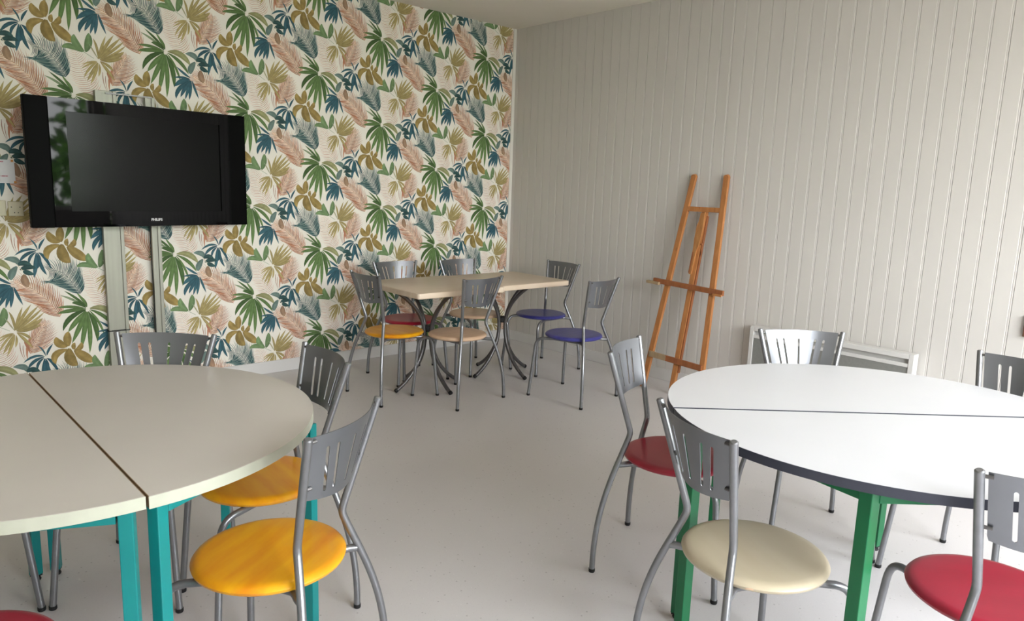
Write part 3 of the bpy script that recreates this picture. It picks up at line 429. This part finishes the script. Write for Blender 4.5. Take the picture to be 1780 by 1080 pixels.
# ------------------------------------------------------------------ chairs
G = dict(wf=.2067, yf=.2165, wr=.2218, yr=-.2352, wk=.1109, yk=-.1502, zk=.5322, wt=.1804, yt=-.2274, zt=.8474, R=.1982, zs=.451)
TR = .0108
def post_at(z):
    t = (z-G['zk'])/(G['zt']-G['zk']); return G['wk']+t*(G['wt']-G['wk']), G['yk']+t*(G['yt']-G['yk'])
def rear_curve():
    k = Vector((G['wk'], G['yk'], G['zk'])); f = Vector((G['wr'], G['yr'], .012))
    return bez(k, (.152, -.188, .39), (.2215, -.2375, .27), f, 16)
RC = rear_curve()
def joint():
    return min(RC, key=lambda p: abs(p.z-.414))
def back_post(s):
    up = [Vector((post_at(z)[0], post_at(z)[1], z)) for z in (G['zt'], .7, .58)]
    k = Vector((G['wk'], G['yk'], G['zk']))
    a = up[-1]; a2 = k+(a-k)*.55; b = RC[2]; b1 = k+(RC[1]-k)*.8
    bend = bez(a2, k+(a-k)*.12, k+(b1-k)*.12, b1, 5)
    pts = up+bend+RC[2:]
    pts = [Vector((p.x*s, p.y, p.z)) for p in pts]
    return tube(nb(), pts, TR, 14, round_end=True)
def front_leg(s):
    j = joint()
    a = Vector((j.x, j.y, .412)); m1 = Vector((.108, -.115, .4135)); m2 = Vector((.112, .03, .4135)); b = Vector((.155, .125, .4135)); f = Vector((G['wf'], G['yf'], .012))
    c2 = Vector((.181, .192, .345))
    under = bez(a, a+(m1-a)*.5, m1-(m2-m1)*.25, m1, 5)+bez(m1, m1+(m2-m1)*.4, m2-Vector((.0, .03, 0)), m2, 3)[1:]+bez(m2, m2+Vector((.004, .035, 0)), b-Vector((.016, .034, 0)), b, 4)[1:]
    bend = bez(b, b+Vector((.016, .036, .002)), c2+(c2-f).normalized()*.052, c2, 8)[1:]
    pts = under+bend+[c2+(f-c2)*.5, f]
    return tube(nb(), [Vector((p.x*s, p.y, p.z)) for p in pts], TR, 14)
def cap(x, y):
    return lathe(nb(), [(0, 0), (.0105, 0), (.0122, .003), (.0122, .014), (0, .014)], 14, (x, y))
def seat_mesh():
    r = G['R']; z = G['zs']; t = .030
    return lathe(nb(), [(0, z-.003), (r*.55, z-.002), (r-.028, z), (r-.014, z-.0015), (r-.005, z-.006), (r, z-.013), (r-.002, z-.020), (r-.010, z-.026), (r-.03, z-t), (0, z-t)], 64)
def sheet_mesh():
    """curved steel back with five slots that fan out towards the top"""
    zt, zb = .842, .652
    def edge(z): return post_at(z)[0]-TR-.0085
    # slots: centre at top, centre at lower end, half width
    st, sb = .806, .676
    slots = [(-.104, -.0765, .0047), (-.070, -.0465, .0047), (0, 0, .0047), (.070, .0465, .0047), (.104, .0765, .0047)]
    rows = []
    for z in (zb, zb+.012): rows.append((z, 0))
    e = [(sb, 0), (sb+.0012, .6), (sb+.0035, .92), (sb+.006, 1)]
    rows += e
    for i in range(1, 8): rows.append((sb+.006+(st-sb-.012)*i/8, 1))
    rows += [(2*st-st-(z-sb), q) for z, q in reversed(e)]
    for z in ((st+zt)/2, zt): rows.append((z, 0))
    bm = nb(); grid = []
    def surf(u, z):
        E = edge(z); b = .038*(1-(u/E)**2); dz = 0
        return Vector((u, post_at(z)[1]-b+.002, z))
    for z, q in rows:
        E = edge(z); us = [-E]
        tt = (z-sb)/(st-sb)
        for a, b, hw in slots:
            c = b+(a-b)*tt; us += [c-hw*q, c+hw*q]
        us.append(E)
        line = []
        for i in range(len(us)-1):
            solid = (i % 2 == 0)
            nseg = 4 if solid else 1
            for k in range(nseg): line.append((us[i]+(us[i+1]-us[i])*k/nseg, solid))
        line.append((us[-1], True))
        # lower edge bows gently: middle hangs lower
        vs = []
        for u, sd in line:
            zz = z
            if z < sb: zz = z+.012*(abs(u)/E)**2*(1 if z == zb else .5)
            vs.append(bm.verts.new(surf(u, zz)))
        grid.append((vs, [sd for _, sd in line], z, q))
    for (a, sd, z, q), (b, _, z2, q2) in zip(grid, grid[1:]):
        inslot = (z >= sb-1e-6 and z2 <= st+1e-6)
        for i in range(len(a)-1):
            if inslot and not sd[i]: continue
            bm.faces.new((a[i], a[i+1], b[i+1], b[i]))
    bmesh.ops.remove_doubles(bm, verts=bm.verts, dist=1e-5)
    bmesh.ops.recalc_face_normals(bm, faces=bm.faces)
    bmesh.ops.solidify(bm, geom=list(bm.faces), thickness=.0022)
    return bm
def tab(s, z):
    wx, wy = post_at(z)
    b = nb()
    return tube(b, [(s*(wx-TR*.6), wy+.002, z), (s*(wx-TR-.016), wy-.006, z)], .0048, 8)
SEATS = {}
def make_chair(colour):
    t = thing('cafe_chair', '', 'chair')
    o = obj('seat', seat_mesh(), M[colour], t, True); SEATS[colour] = o.data
    obj('backrest', sheet_mesh(), M['sheet'], t, True)
    for s in (-1, 1):
        p = obj('back_post', back_post(s), M['steel'], t, True)
        obj('foot_cap', cap(s*G['wr'], G['yr']), M['rubber'], p, True)
        q = obj('front_leg', front_leg(s), M['steel'], t, True)
        obj('foot_cap', cap(s*G['wf'], G['yf']), M['rubber'], q, True)
        for z in (.832, .70): obj('fixing_tab', tab(s, z), M['dark_steel'], t, True)
    for y in (-.10, .02):
        obj('crossbar', tube(nb(), [(-.105, y, .4135), (.105, y, .4135)], .0085, 10), M['steel'], t, True)
    return t
proto = None
def chair(x, y, th, colour, label, group=None):
    global proto
    if proto is None:
        proto = make_chair(colour); r = proto
    else:
        r = proto.copy(); C.objects.link(r)
        for ch in list(proto.children):
            c = ch.copy(); C.objects.link(c); c.parent = r
            for g in list(ch.children):
                d = g.copy(); C.objects.link(d); d.parent = c
            if c.data is SEATS[proto['col']]:
                if colour not in SEATS:
                    me = c.data.copy(); me.materials.clear(); me.materials.append(M[colour]); SEATS[colour] = me
                c.data = SEATS[colour]
    if 'col' not in proto: proto['col'] = colour
    r.location = (x, y, 0); r.rotation_euler = (0, 0, th-PI/2); r['label'] = label
    if group: r['group'] = group
    return r
g1, g2, g3 = 'chairs around the wooden bistro tables', 'chairs around the grey round table', 'chairs around the white round table'
chair(-1.8871, -.9853, 6.2789, 'yellow', 'grey metal chair with yellow seat at left end of the wooden tables', g1)
chair(-1.5815, -1.2892, 7.9826-2*PI, 'tan', 'pale beige seated chair with its back to the room, in front of the wooden tables', g1)
chair(-.9126, -1.7327, 1.7278, 'blue', 'nearer blue seated chair pulled out in front of the wooden tables', g1)
chair(-.5439, -1.0201, 3.1162, 'blue', 'farther blue seated chair at right end of the wooden tables, against the panelled wall', g1)
chair(-1.5540, -.6664, 4.6387, 'red', 'red seated chair behind the wooden tables, in front of the wallpaper', g1)
chair(-.9824, -.7229, 4.7261, 'tan', 'beige seated chair behind the wooden tables, nearest the room corner', g1)
chair(-3.7606, -3.3238, 2.1502, 'yellow', 'nearest yellow seated chair, big in front of the grey round table', g2)
chair(-3.580, -2.840, 3.075, 'yellow', 'yellow seated chair half tucked under right edge of grey round table', g2)
chair(-3.8455, -2.4385, 4.006, 'red', 'chair behind the grey round table, below the television, only its slotted back showing', g2)
chair(-4.446, -3.375, .8, 'red', 'red chair seat cut off at the bottom left corner of the photo', g2)
chair(-4.445, -2.33, -1.189, 'blue', 'chair at far left of the grey round table, only a front leg visible', g2)
chair(-2.2613, -3.5535, 5.0926, 'red', 'red seated chair at left of the white round table, seen from the side', g3)
chair(-2.7143, -4.1411, -.4253, 'cream', 'cream seated chair with chipped rim in front of the white round table', g3)
cc_ = Vector((-2.7143, -4.1411)); ca_ = R(-152)
chip_parent = [o for o in bpy.data.objects if o.get('label') == 'cream seated chair with chipped rim in front of the white round table'][0]
bm = nb(); th_ = ca_-(-.4253-PI/2)
pr_ = [(-.075, .4335), (-.055, .4365), (-.030, .4375), (0, .439), (.03, .4385), (.035, .4345), (.02, .4335), (-.02, .4345), (-.05, .4335)]
vs_ = [bm.verts.new(((G['R']+.0006)*math.cos(th_+a), (G['R']+.0006)*math.sin(th_+a), z)) for a, z in pr_]; bm.faces.new(vs_)
cs_ = [c for c in chip_parent.children if c.name.startswith('seat')][0]
obj('chipped_patch', bm, M['tan'], cs_)['label'] = 'small chip in the paint on the seat rim'
chair(-2.4180, -4.6400, .68, 'red', 'red seated chair at bottom right corner, in front of the white round table', g3)
chair(-1.6128, -3.7672, 3.9404, 'cream', 'chair behind the white round table in front of the white heater, back catching the light', g3)
chair(-1.4727, -4.3492, 2.9084, 'cream', 'chair at the far right behind the white round table, cut by the photo edge', g3)

# ------------------------------------------------------------------ half-round tables
def half_table(name, label, group, cx, cy, ang, side, a, b, zt, th, mtop, medge, mleg, legs, gap=.0007, lw=.031):
    """local x runs along the seam, local y*side points into this half"""
    t = thing(name, label, 'table', (cx, cy, 0), ang, group)
    def outline(ins, g):
        pts = []
        n = 56
        for i in range(n+1):
            q = PI*i/n
            pts.append(((a-ins)*math.cos(q), side*(g+(b-ins-g)*math.sin(q))))
        return pts
    obj('tabletop', prism(nb(), outline(.0012, gap+.0012), zt-th, zt, .0008), mtop, t)
    o1, o2 = outline(0, gap), outline(.0012, gap)
    bm = nb(); n = len(o1)
    ring = lambda o, z: [bm.verts.new((x, y, z)) for x, y in o]
    r1, r2, r3, r4 = ring(o1, zt-th), ring(o1, zt-.0008), ring(o2, zt-.0004), ring(o2, zt-th)
    for A, B in ((r1, r2), (r2, r3), (r3, r4), (r4, r1)):
        for i in range(n-1): bm.faces.new((A[i], A[i+1], B[i+1], B[i]))
    obj('edge_band', bm, medge, t)
    top = zt-th
    dx, dy = legs[0][0]-legs[1][0], legs[1][1]-legs[0][1]; dia = math.atan2(dx, dy)
    ya_, yb_ = sorted((side*gap, side*(gap+.0014)))
    obj('seam_edge', box(nb(), -a+.0015, a-.0015, ya_, yb_, zt-th+.0005, zt+.0001), M['seam_brown'] if medge is M['grey_edge'] else medge, t)
    for k, (x, y) in enumerate(legs):
        rot = Matrix.Translation((x, side*y, 0)) @ Matrix.Rotation((dia if x > 0 else -dia)*side, 4, 'Z')
        bl = box(nb(), -lw/2, lw/2, -lw/2, lw/2, .022, top-.001, .0025); bl.transform(rot)
        l = obj('leg', bl, mleg, t)
        f = lathe(nb(), [(0, 0), (.013, 0), (.015, .004), (.013, .010), (.006, .012), (.006, .024), (0, .024)], 16, (x, side*y))
        obj('levelling_foot', f, M['rubber'], l, True)
        bl = box(nb(), -lw/2+.002, lw/2-.002, -lw/2+.002, lw/2-.002, .016, .024); bl.transform(rot)
        obj('end_plug', bl, M['rubber'], l)
    P = [Vector((x, side*y, 0)) for x, y in legs]
    order = [0, 1, 2, 3]
    for i in range(4):
        p, q = P[order[i]], P[order[(i+1) % 4]]
        d = (q-p).normalized(); zc = top-.0185
        obj('apron', bar(nb(), p+d*.02+Vector((0, 0, zc)), q-d*.02+Vector((0, 0, zc)), (0, 0, 1), .035, .022), mleg, t)
    return t
def legs4(a, b, q=.935, c=.52): return [(a*q, .029), (a*c, b*.835), (-a*c, b*.835), (-a*q, .029)]
# grey table on the left (seam runs away from the camera)
angL = R(-88.5)
half_table('half_round_table', 'grey topped half-round table with teal legs, half nearer the yellow chairs', 'grey half-round tables',
           -4.105, -2.828, angL, 1, .643, .643, .74, .029, M['grey_top'], M['grey_edge'], M['teal'], legs4(.643, .643))
half_table('half_round_table', 'grey topped half-round table with teal legs, half cut by the left photo edge', 'grey half-round tables',
           -4.109, -2.828, angL, -1, .640, .643, .741, .029, M['grey_top'], M['grey_edge'], M['teal'], legs4(.640, .643))
# white table on the right
angR = R(-40.58)
half_table('half_round_table', 'white topped half-round table with green legs, half towards the panelled wall', 'white half-round tables',
           -2.1035, -4.217, angR, 1, .681, .659, .75, .026, M['white_top'], M['dark_edge'], M['green'], legs4(.655, .645, .93), .0028, .036)
half_table('half_round_table', 'white topped half-round table with green legs, half nearer the camera', 'white half-round tables',
           -2.1055, -4.2195, angR, -1, .681, .659, .75, .026, M['white_top'], M['dark_edge'], M['green'], legs4(.655, .645, .93, .488), .0028, .036)

# ------------------------------------------------------------------ bistro tables at the back
def bistro(label, cx, cy, sx_, sy_, rz, bx, by):
    t = thing('bistro_table', label, 'table', (cx, cy, 0), rz, 'pale wooden bistro tables side by side')
    bm = nb(); box(bm, -sx_/2, sx_/2, -sy_/2, sy_/2, .704, .742)
    vert = [e for e in bm.edges if abs(e.verts[0].co.z-e.verts[1].co.z) > .01]
    bmesh.ops.bevel(bm, geom=vert, offset=.022, segments=5, affect='EDGES', profile=.5)
    hor = [e for e in bm.edges if abs(e.verts[0].co.z-e.verts[1].co.z) < 1e-5 and len(e.link_faces) == 2 and e.calc_face_angle(0) > 1]
    bmesh.ops.bevel(bm, geom=hor, offset=.007, segments=3, affect='EDGES', profile=.5)
    obj('tabletop', bm, M['beech'], t, True)
    for k in range(4):
        a = k*PI/2+R(3)
        d = Vector((math.cos(a), math.sin(a), 0)); o = Vector((bx, by, 0))
        pts = bez(o+d*.25+Vector((0, 0, .696)), o+d*.105+Vector((0, 0, .60)), o+d*.032+Vector((0, 0, .50)), o+d*.032+Vector((0, 0, .38)), 9)
        pts += bez(o+d*.032+Vector((0, 0, .38)), o+d*.032+Vector((0, 0, .22)), o+d*.13+Vector((0, 0, .09)), o+d*.262+Vector((0, 0, .016)), 10)[1:]
        l = obj('leg', tube(nb(), pts, .0135, 12), M['dark_steel'], t, True)
        e = pts[-1]; dd = (pts[-1]-pts[-2]).normalized()
        obj('foot_cap', tube(nb(), [e-dd*.004+Vector((0, 0, .002)), e+dd*.012+Vector((0, 0, .002))], .0148, 12), M['rubber'], l, True)
    obj('hub', lathe(nb(), [(0, .405), (.03, .405), (.034, .41), (.034, .442), (.03, .447), (0, .447)], 16, (bx, by)), M['rubber'], t, True)
    obj('top_plate', box(nb(), bx-.2, bx+.2, by-.2, by+.2, .698, .7045), M['dark_steel'], t)
bistro('left one of the two pale wooden bistro tables, beside the yellow chair', -1.567, -.985, .715, .715, R(-1.2), -.035, .010)
bistro('right one of the two pale wooden bistro tables, by the blue chairs', -.869, -.985, .672, .655, R(-.5), -.045, .005)

# ------------------------------------------------------------------ easel leaning on the wall
ez = thing('wooden_easel', 'tall orange pine artist easel leaning against the white panelled wall', 'easel', (-.17, -2.135, 0))
EH = 1.55
def E(s, h, d=0):
    """s to the right in the picture, h up the frame, d out of the frame towards the room"""
    lean = .30; t = h/EH
    n = Vector((-EH, 0, -lean)).normalized()    # out of the frame plane, towards the room
    return Vector((-.145+lean*t, -s, h))+n*d
wy = (0, 1, 0)
for s in (-1, 1):
    bm = bar(nb(), E(s*.240, .006), E(s*.133, EH-.004), wy, .041, .024, 1, .004)
    obj('upright', bm, M['pine'], ez)
    bm = tube(nb(), [E(s*.133, EH-.006, -.0108), E(s*.133, EH-.006, .0108)], .0203, 20)
    obj('rounded_tip', bm, M['pine'], ez, True)
obj('top_crossbar', bar(nb(), E(-.145, 1.318, .002), E(.145, 1.318, .002), (0, 0, 1), .034, .018), M['pine'], ez)
obj('mast', bar(nb(), E(.005, .02, -.014), E(.005, 1.31, -.014), wy, .040, .026, 1, .003), M['pine'], ez)
obj('mast_edge_strip', bar(nb(), E(.031, .16, -.016), E(.031, 1.27, -.016), wy, .011, .020, 1, .002), M['pine_dark'], ez)
# splintered slider at the top of the mast
bm = nb()
prof = [(.018, 1.300), (-.016, 1.296), (-.019, 1.235), (-.030, 1.205), (-.031, 1.115), (-.026, 1.05), (-.027, .93), (-.022, .865), (-.004, .862), (.000, .95), (.004, 1.035), (.016, 1.06), (.020, 1.10), (.024, 1.19), (.022, 1.24)]
lo = [bm.verts.new(E(s, h, .000)) for s, h in prof]; hi = [bm.verts.new(E(s*.94, h, .013)) for s, h in prof]
bm.faces.new(lo[::-1]); bm.faces.new(hi)
for i in range(len(prof)): bm.faces.new((lo[i], lo[(i+1) % len(prof)], hi[(i+1) % len(prof)], hi[i]))
sl = obj('splintered_slider', bm, M['pine_worn'], ez); sl['label'] = 'bare splintered pine slider'
obj('worn_patch', bar(nb(), E(-.018, 1.02, .0135), E(-.020, .872, .0135), wy, .012, .003, 1, 0), M['pine_dark'], sl)
obj('peg', tube(nb(), [E(.024, 1.075, 0), E(.040, 1.078, .004)], .006, 8), M['pine_dark'], ez, True)
obj('ledge', bar(nb(), E(-.300, .792, .024), E(.288, .768, .024), (0, 0, 1), .036, .022), M['pine_dark'], ez)
obj('ledge_tray', bar(nb(), E(-.345, .782, .040), E(-.235, .777, .040), (0, 0, 1), .020, .034), M['pine_grey'], ez)
obj('ledge_block', bar(nb(), E(.215, .757, .038), E(.285, .754, .038), (0, 0, 1), .016, .012), M['pine'], ez)
for s in (-.075, .015): obj('screw_hole', tube(nb(), [E(s, .782, .033), E(s, .782, .0365)], .005, 8), M['pine_dark'], ez, True)
lb = obj('lower_crossbar', bar(nb(), E(-.075, .256, .018), E(.228, .243, .018), (0, 0, 1), .042, .016), M['pine_dark'], ez)
lg = obj('lower_crossbar_end', bar(nb(), E(-.225, .262, .018), E(-.075, .256, .018), (0, 0, 1), .042, .016), M['pine_grey'], ez); lg['label'] = 'grey weathered end of the lower crossbar'

# ------------------------------------------------------------------ electric heater on the panelled wall
ht = thing('wall_heater', 'white electric panel heater low on the panelled wall', 'heater', (-.045, -3.10, 0))
ya, yb, zb, ztp = -.520, .515, .12, .557
bm = nb(); fx0, fx1 = -.040, .030
t = .028
box(bm, fx0, fx1, ya, ya+t, zb, ztp, .003); box(bm, fx0, fx1, yb-t, yb, zb, ztp, .003)
box(bm, fx0, fx1, ya+t, yb-t, ztp-.030, ztp, .003); box(bm, fx0, fx1, ya+t, yb-t, zb, zb+.03, .003)
box(bm, fx0+.002, fx0+.012, ya+t, yb-t, ztp-.078, ztp-.056, .002)
box(bm, fx0+.03, fx1, ya+t, yb-t, zb+.03, ztp-.03)
obj('casing', bm, M['radiator'], ht)
obj('front_grille', box(nb(), fx0+.006, fx0+.014, ya+t, yb-t, zb+.03, ztp-.078), M['radiator_grille'], ht)
obj('mounting_bracket', box(nb(), fx1, .0445, -.3, .3, .25, .45), M['radiator'], ht)

# ------------------------------------------------------------------ television and its wall mount
mt = thing('television_mount', 'tall aluminium wall mount with a wide and a narrow column behind the television', 'tv mount', (-3.25, 0, 0))
def channel(x0, x1, z1, name):
    bm = nb()
    box(bm, x0, x1, -.040, -.001, .093, z1, .003)
    box(bm, x0, x0+.012, -.050, -.040, .093, z1); box(bm, x1-.020, x1, -.050, -.040, .093, z1, .002)
    return obj(name, bm, M['alu'], mt)
channel(-.155, -.040, 1.920, 'wide_column')
channel(.122, .178, 1.905, 'narrow_column')
for z in (1.905, 1.16): obj('bracket', box(nb(), -.1, .16, -.056, -.050, z-.004, z+.004), M['dark_steel'], mt)
obj('swivel_arm', box(nb(), -.05, .05, -.125, -.050, 1.4, 1.55), M['dark_steel'], mt)
obj('strap', box(nb(), -.159, -.036, -.0525, 0, .435, .441), M['rubber'], mt)

A_, B_ = Vector((-3.812, -.31)), Vector((-2.543, -.152))
d = (B_-A_); TW = d.length; ang = math.atan2(d.y, d.x)
tv = thing('television', 'large switched-off black flat television angled out from the wallpapered wall', 'television', (A_.x, A_.y, 0), ang)
def tvp(x, y=0, z=0): return (x, y, z)
zb_, zt_ = 1.112, 1.834
obj('rear_shell', box(nb(), .02, TW-.02, .035, .095, zb_+.02, zt_-.02, .01), M['tv_black'], tv)
obj('rear_hump', box(nb(), .35, TW-.30, .09, .125, zb_+.15, zt_-.15, .01), M['tv_black'], tv)
for xa, xb, nm in ((0, .118, 'speaker_panel'), (TW-.118, TW, 'speaker_panel')):
    obj(nm, box(nb(), xa, xb, 0, .04, zb_, zt_, .006), M['tv_black'], tv)
xa, xb = .1185, TW-.1185; sxa, sxb, sza, szb = .205, TW-.178, zb_+.092, zt_-.072
bm = nb()
for q in ((xa, sxa, zb_+.001, zt_-.001), (sxb, xb, zb_+.001, zt_-.001), (sxa, sxb, zb_+.001, sza), (sxa, sxb, szb, zt_-.001)):
    box(bm, q[0], q[1], .001, .04, q[2], q[3])
bmesh.ops.remove_doubles(bm, verts=bm.verts, dist=1e-6)
obj('bezel', bm, M['tv_gloss'], tv)
obj('screen', box(nb(), sxa-.001, sxb+.001, .008, .03, sza-.001, szb+.001), M['tv_screen'], tv)
def text_mesh(s, size, m, parent, loc, rot, name, ex=.0004):
    cu = bpy.data.curves.new(name, 'FONT'); cu.body = s; cu.size = size; cu.extrude = ex; cu.align_x = 'CENTER'; cu.align_y = 'CENTER'
    cu.offset = size*.035
    o = bpy.data.objects.new(name, cu); C.objects.link(o)
    dg = bpy.context.evaluated_depsgraph_get(); me = bpy.data.meshes.new_from_object(o.evaluated_get(dg))
    bpy.data.objects.remove(o); me.materials.clear(); me.materials.append(m)
    o = bpy.data.objects.new(name, me); C.objects.link(o); o.parent = parent; o.location = loc; o.rotation_euler = rot
    return o
text_mesh('PHILIPS', .021, M['logo'], tv, (TW*.528, .0005, zb_+.040), (R(90), 0, 0), 'lettering')
cb = tube(nb(), [Vector(v) for v in ((-3.136, -.046, 1.16), (-3.138, -.047, .9), (-3.133, -.047, .7), (-3.134, -.046, .5), (-3.131, -.046, .3), (-3.131, -.046, .02))], .0032, 8)
tag(obj('power_cable', cb, M['rubber'], None, True), 'thin black cable hanging beside the narrow aluminium column', 'cable')

# ------------------------------------------------------------------ notice and socket plates at the left edge
nt_ = thing('paper_notice', 'white paper notice with red text taped up left of the television', 'notice', (-3.90, -.004, 1.418))
obj('sheet', box(nb(), -.10, .068, -.001, .001, -.0665, .0655), M['paper'], nt_)
for z, x0_, x1_ in ((.054, -.08, .016), (.030, -.09, -.012), (-.027, -.085, -.002), (-.027, .003, .033), (-.050, -.08, -.006)):
    bm = nb(); x = x0_
    rr = random.Random(int(z*1000)+50)
    while x < x1_:
        wv = rr.uniform(.0028, .005); box(bm, x, min(x+wv, x1_), -.0014, -.001, z-.003, z+.003); x += wv+.0014
    obj('text_line', bm, M['ink'], nt_)
for x, z in ((.058, .060), (.066, -.060)): obj('tape', box(nb(), x-.006, x+.006, -.0018, -.001, z-.006, z+.006), M['tape'], nt_)
def socket(x, z, w_, h_, label, holes=True):
    s = thing('socket_plate', label, 'socket', (x, -.001, z))
    obj('plate', box(nb(), -w_/2, w_/2, -.009, 0, -h_/2, h_/2, .004), M['socket'], s)
    if holes:
        for a, b in ((-.022, .010), (.020, .010), (-.008, -.022), (.010, -.022)):
            obj('hole', tube(nb(), [(a, -.0095, b), (a, -.006, b)], .003, 8), M['rubber'], s)
    return s
socket(-3.842, 1.205, .075, .085, 'beige square socket plate with four dots, left of the television')
socket(-3.928, 1.208, .080, .090, 'beige socket plate cut by the left edge of the photo', False)

# small things at the right edge, beside the far right chair
rk = thing('wall_picture', 'dark brown framed picture on the wall, just showing at the right photo edge', 'picture', (0, -4.206, .70))
obj('frame_side', box(nb(), -.020, -.0005, .085, .107, .045, .155, .002), M['carton'], rk)
obj('frame_side', box(nb(), -.020, -.0005, -.107, -.085, .045, .155, .002), M['carton'], rk)
obj('frame_rail', box(nb(), -.020, -.0005, -.085, .085, .137, .155, .002), M['carton'], rk)
obj('frame_rail', box(nb(), -.020, -.0005, -.085, .085, .045, .063, .002), M['carton'], rk)
obj('backing', box(nb(), -.008, -.0005, -.086, .086, .062, .138), M['pine_dark'], rk)
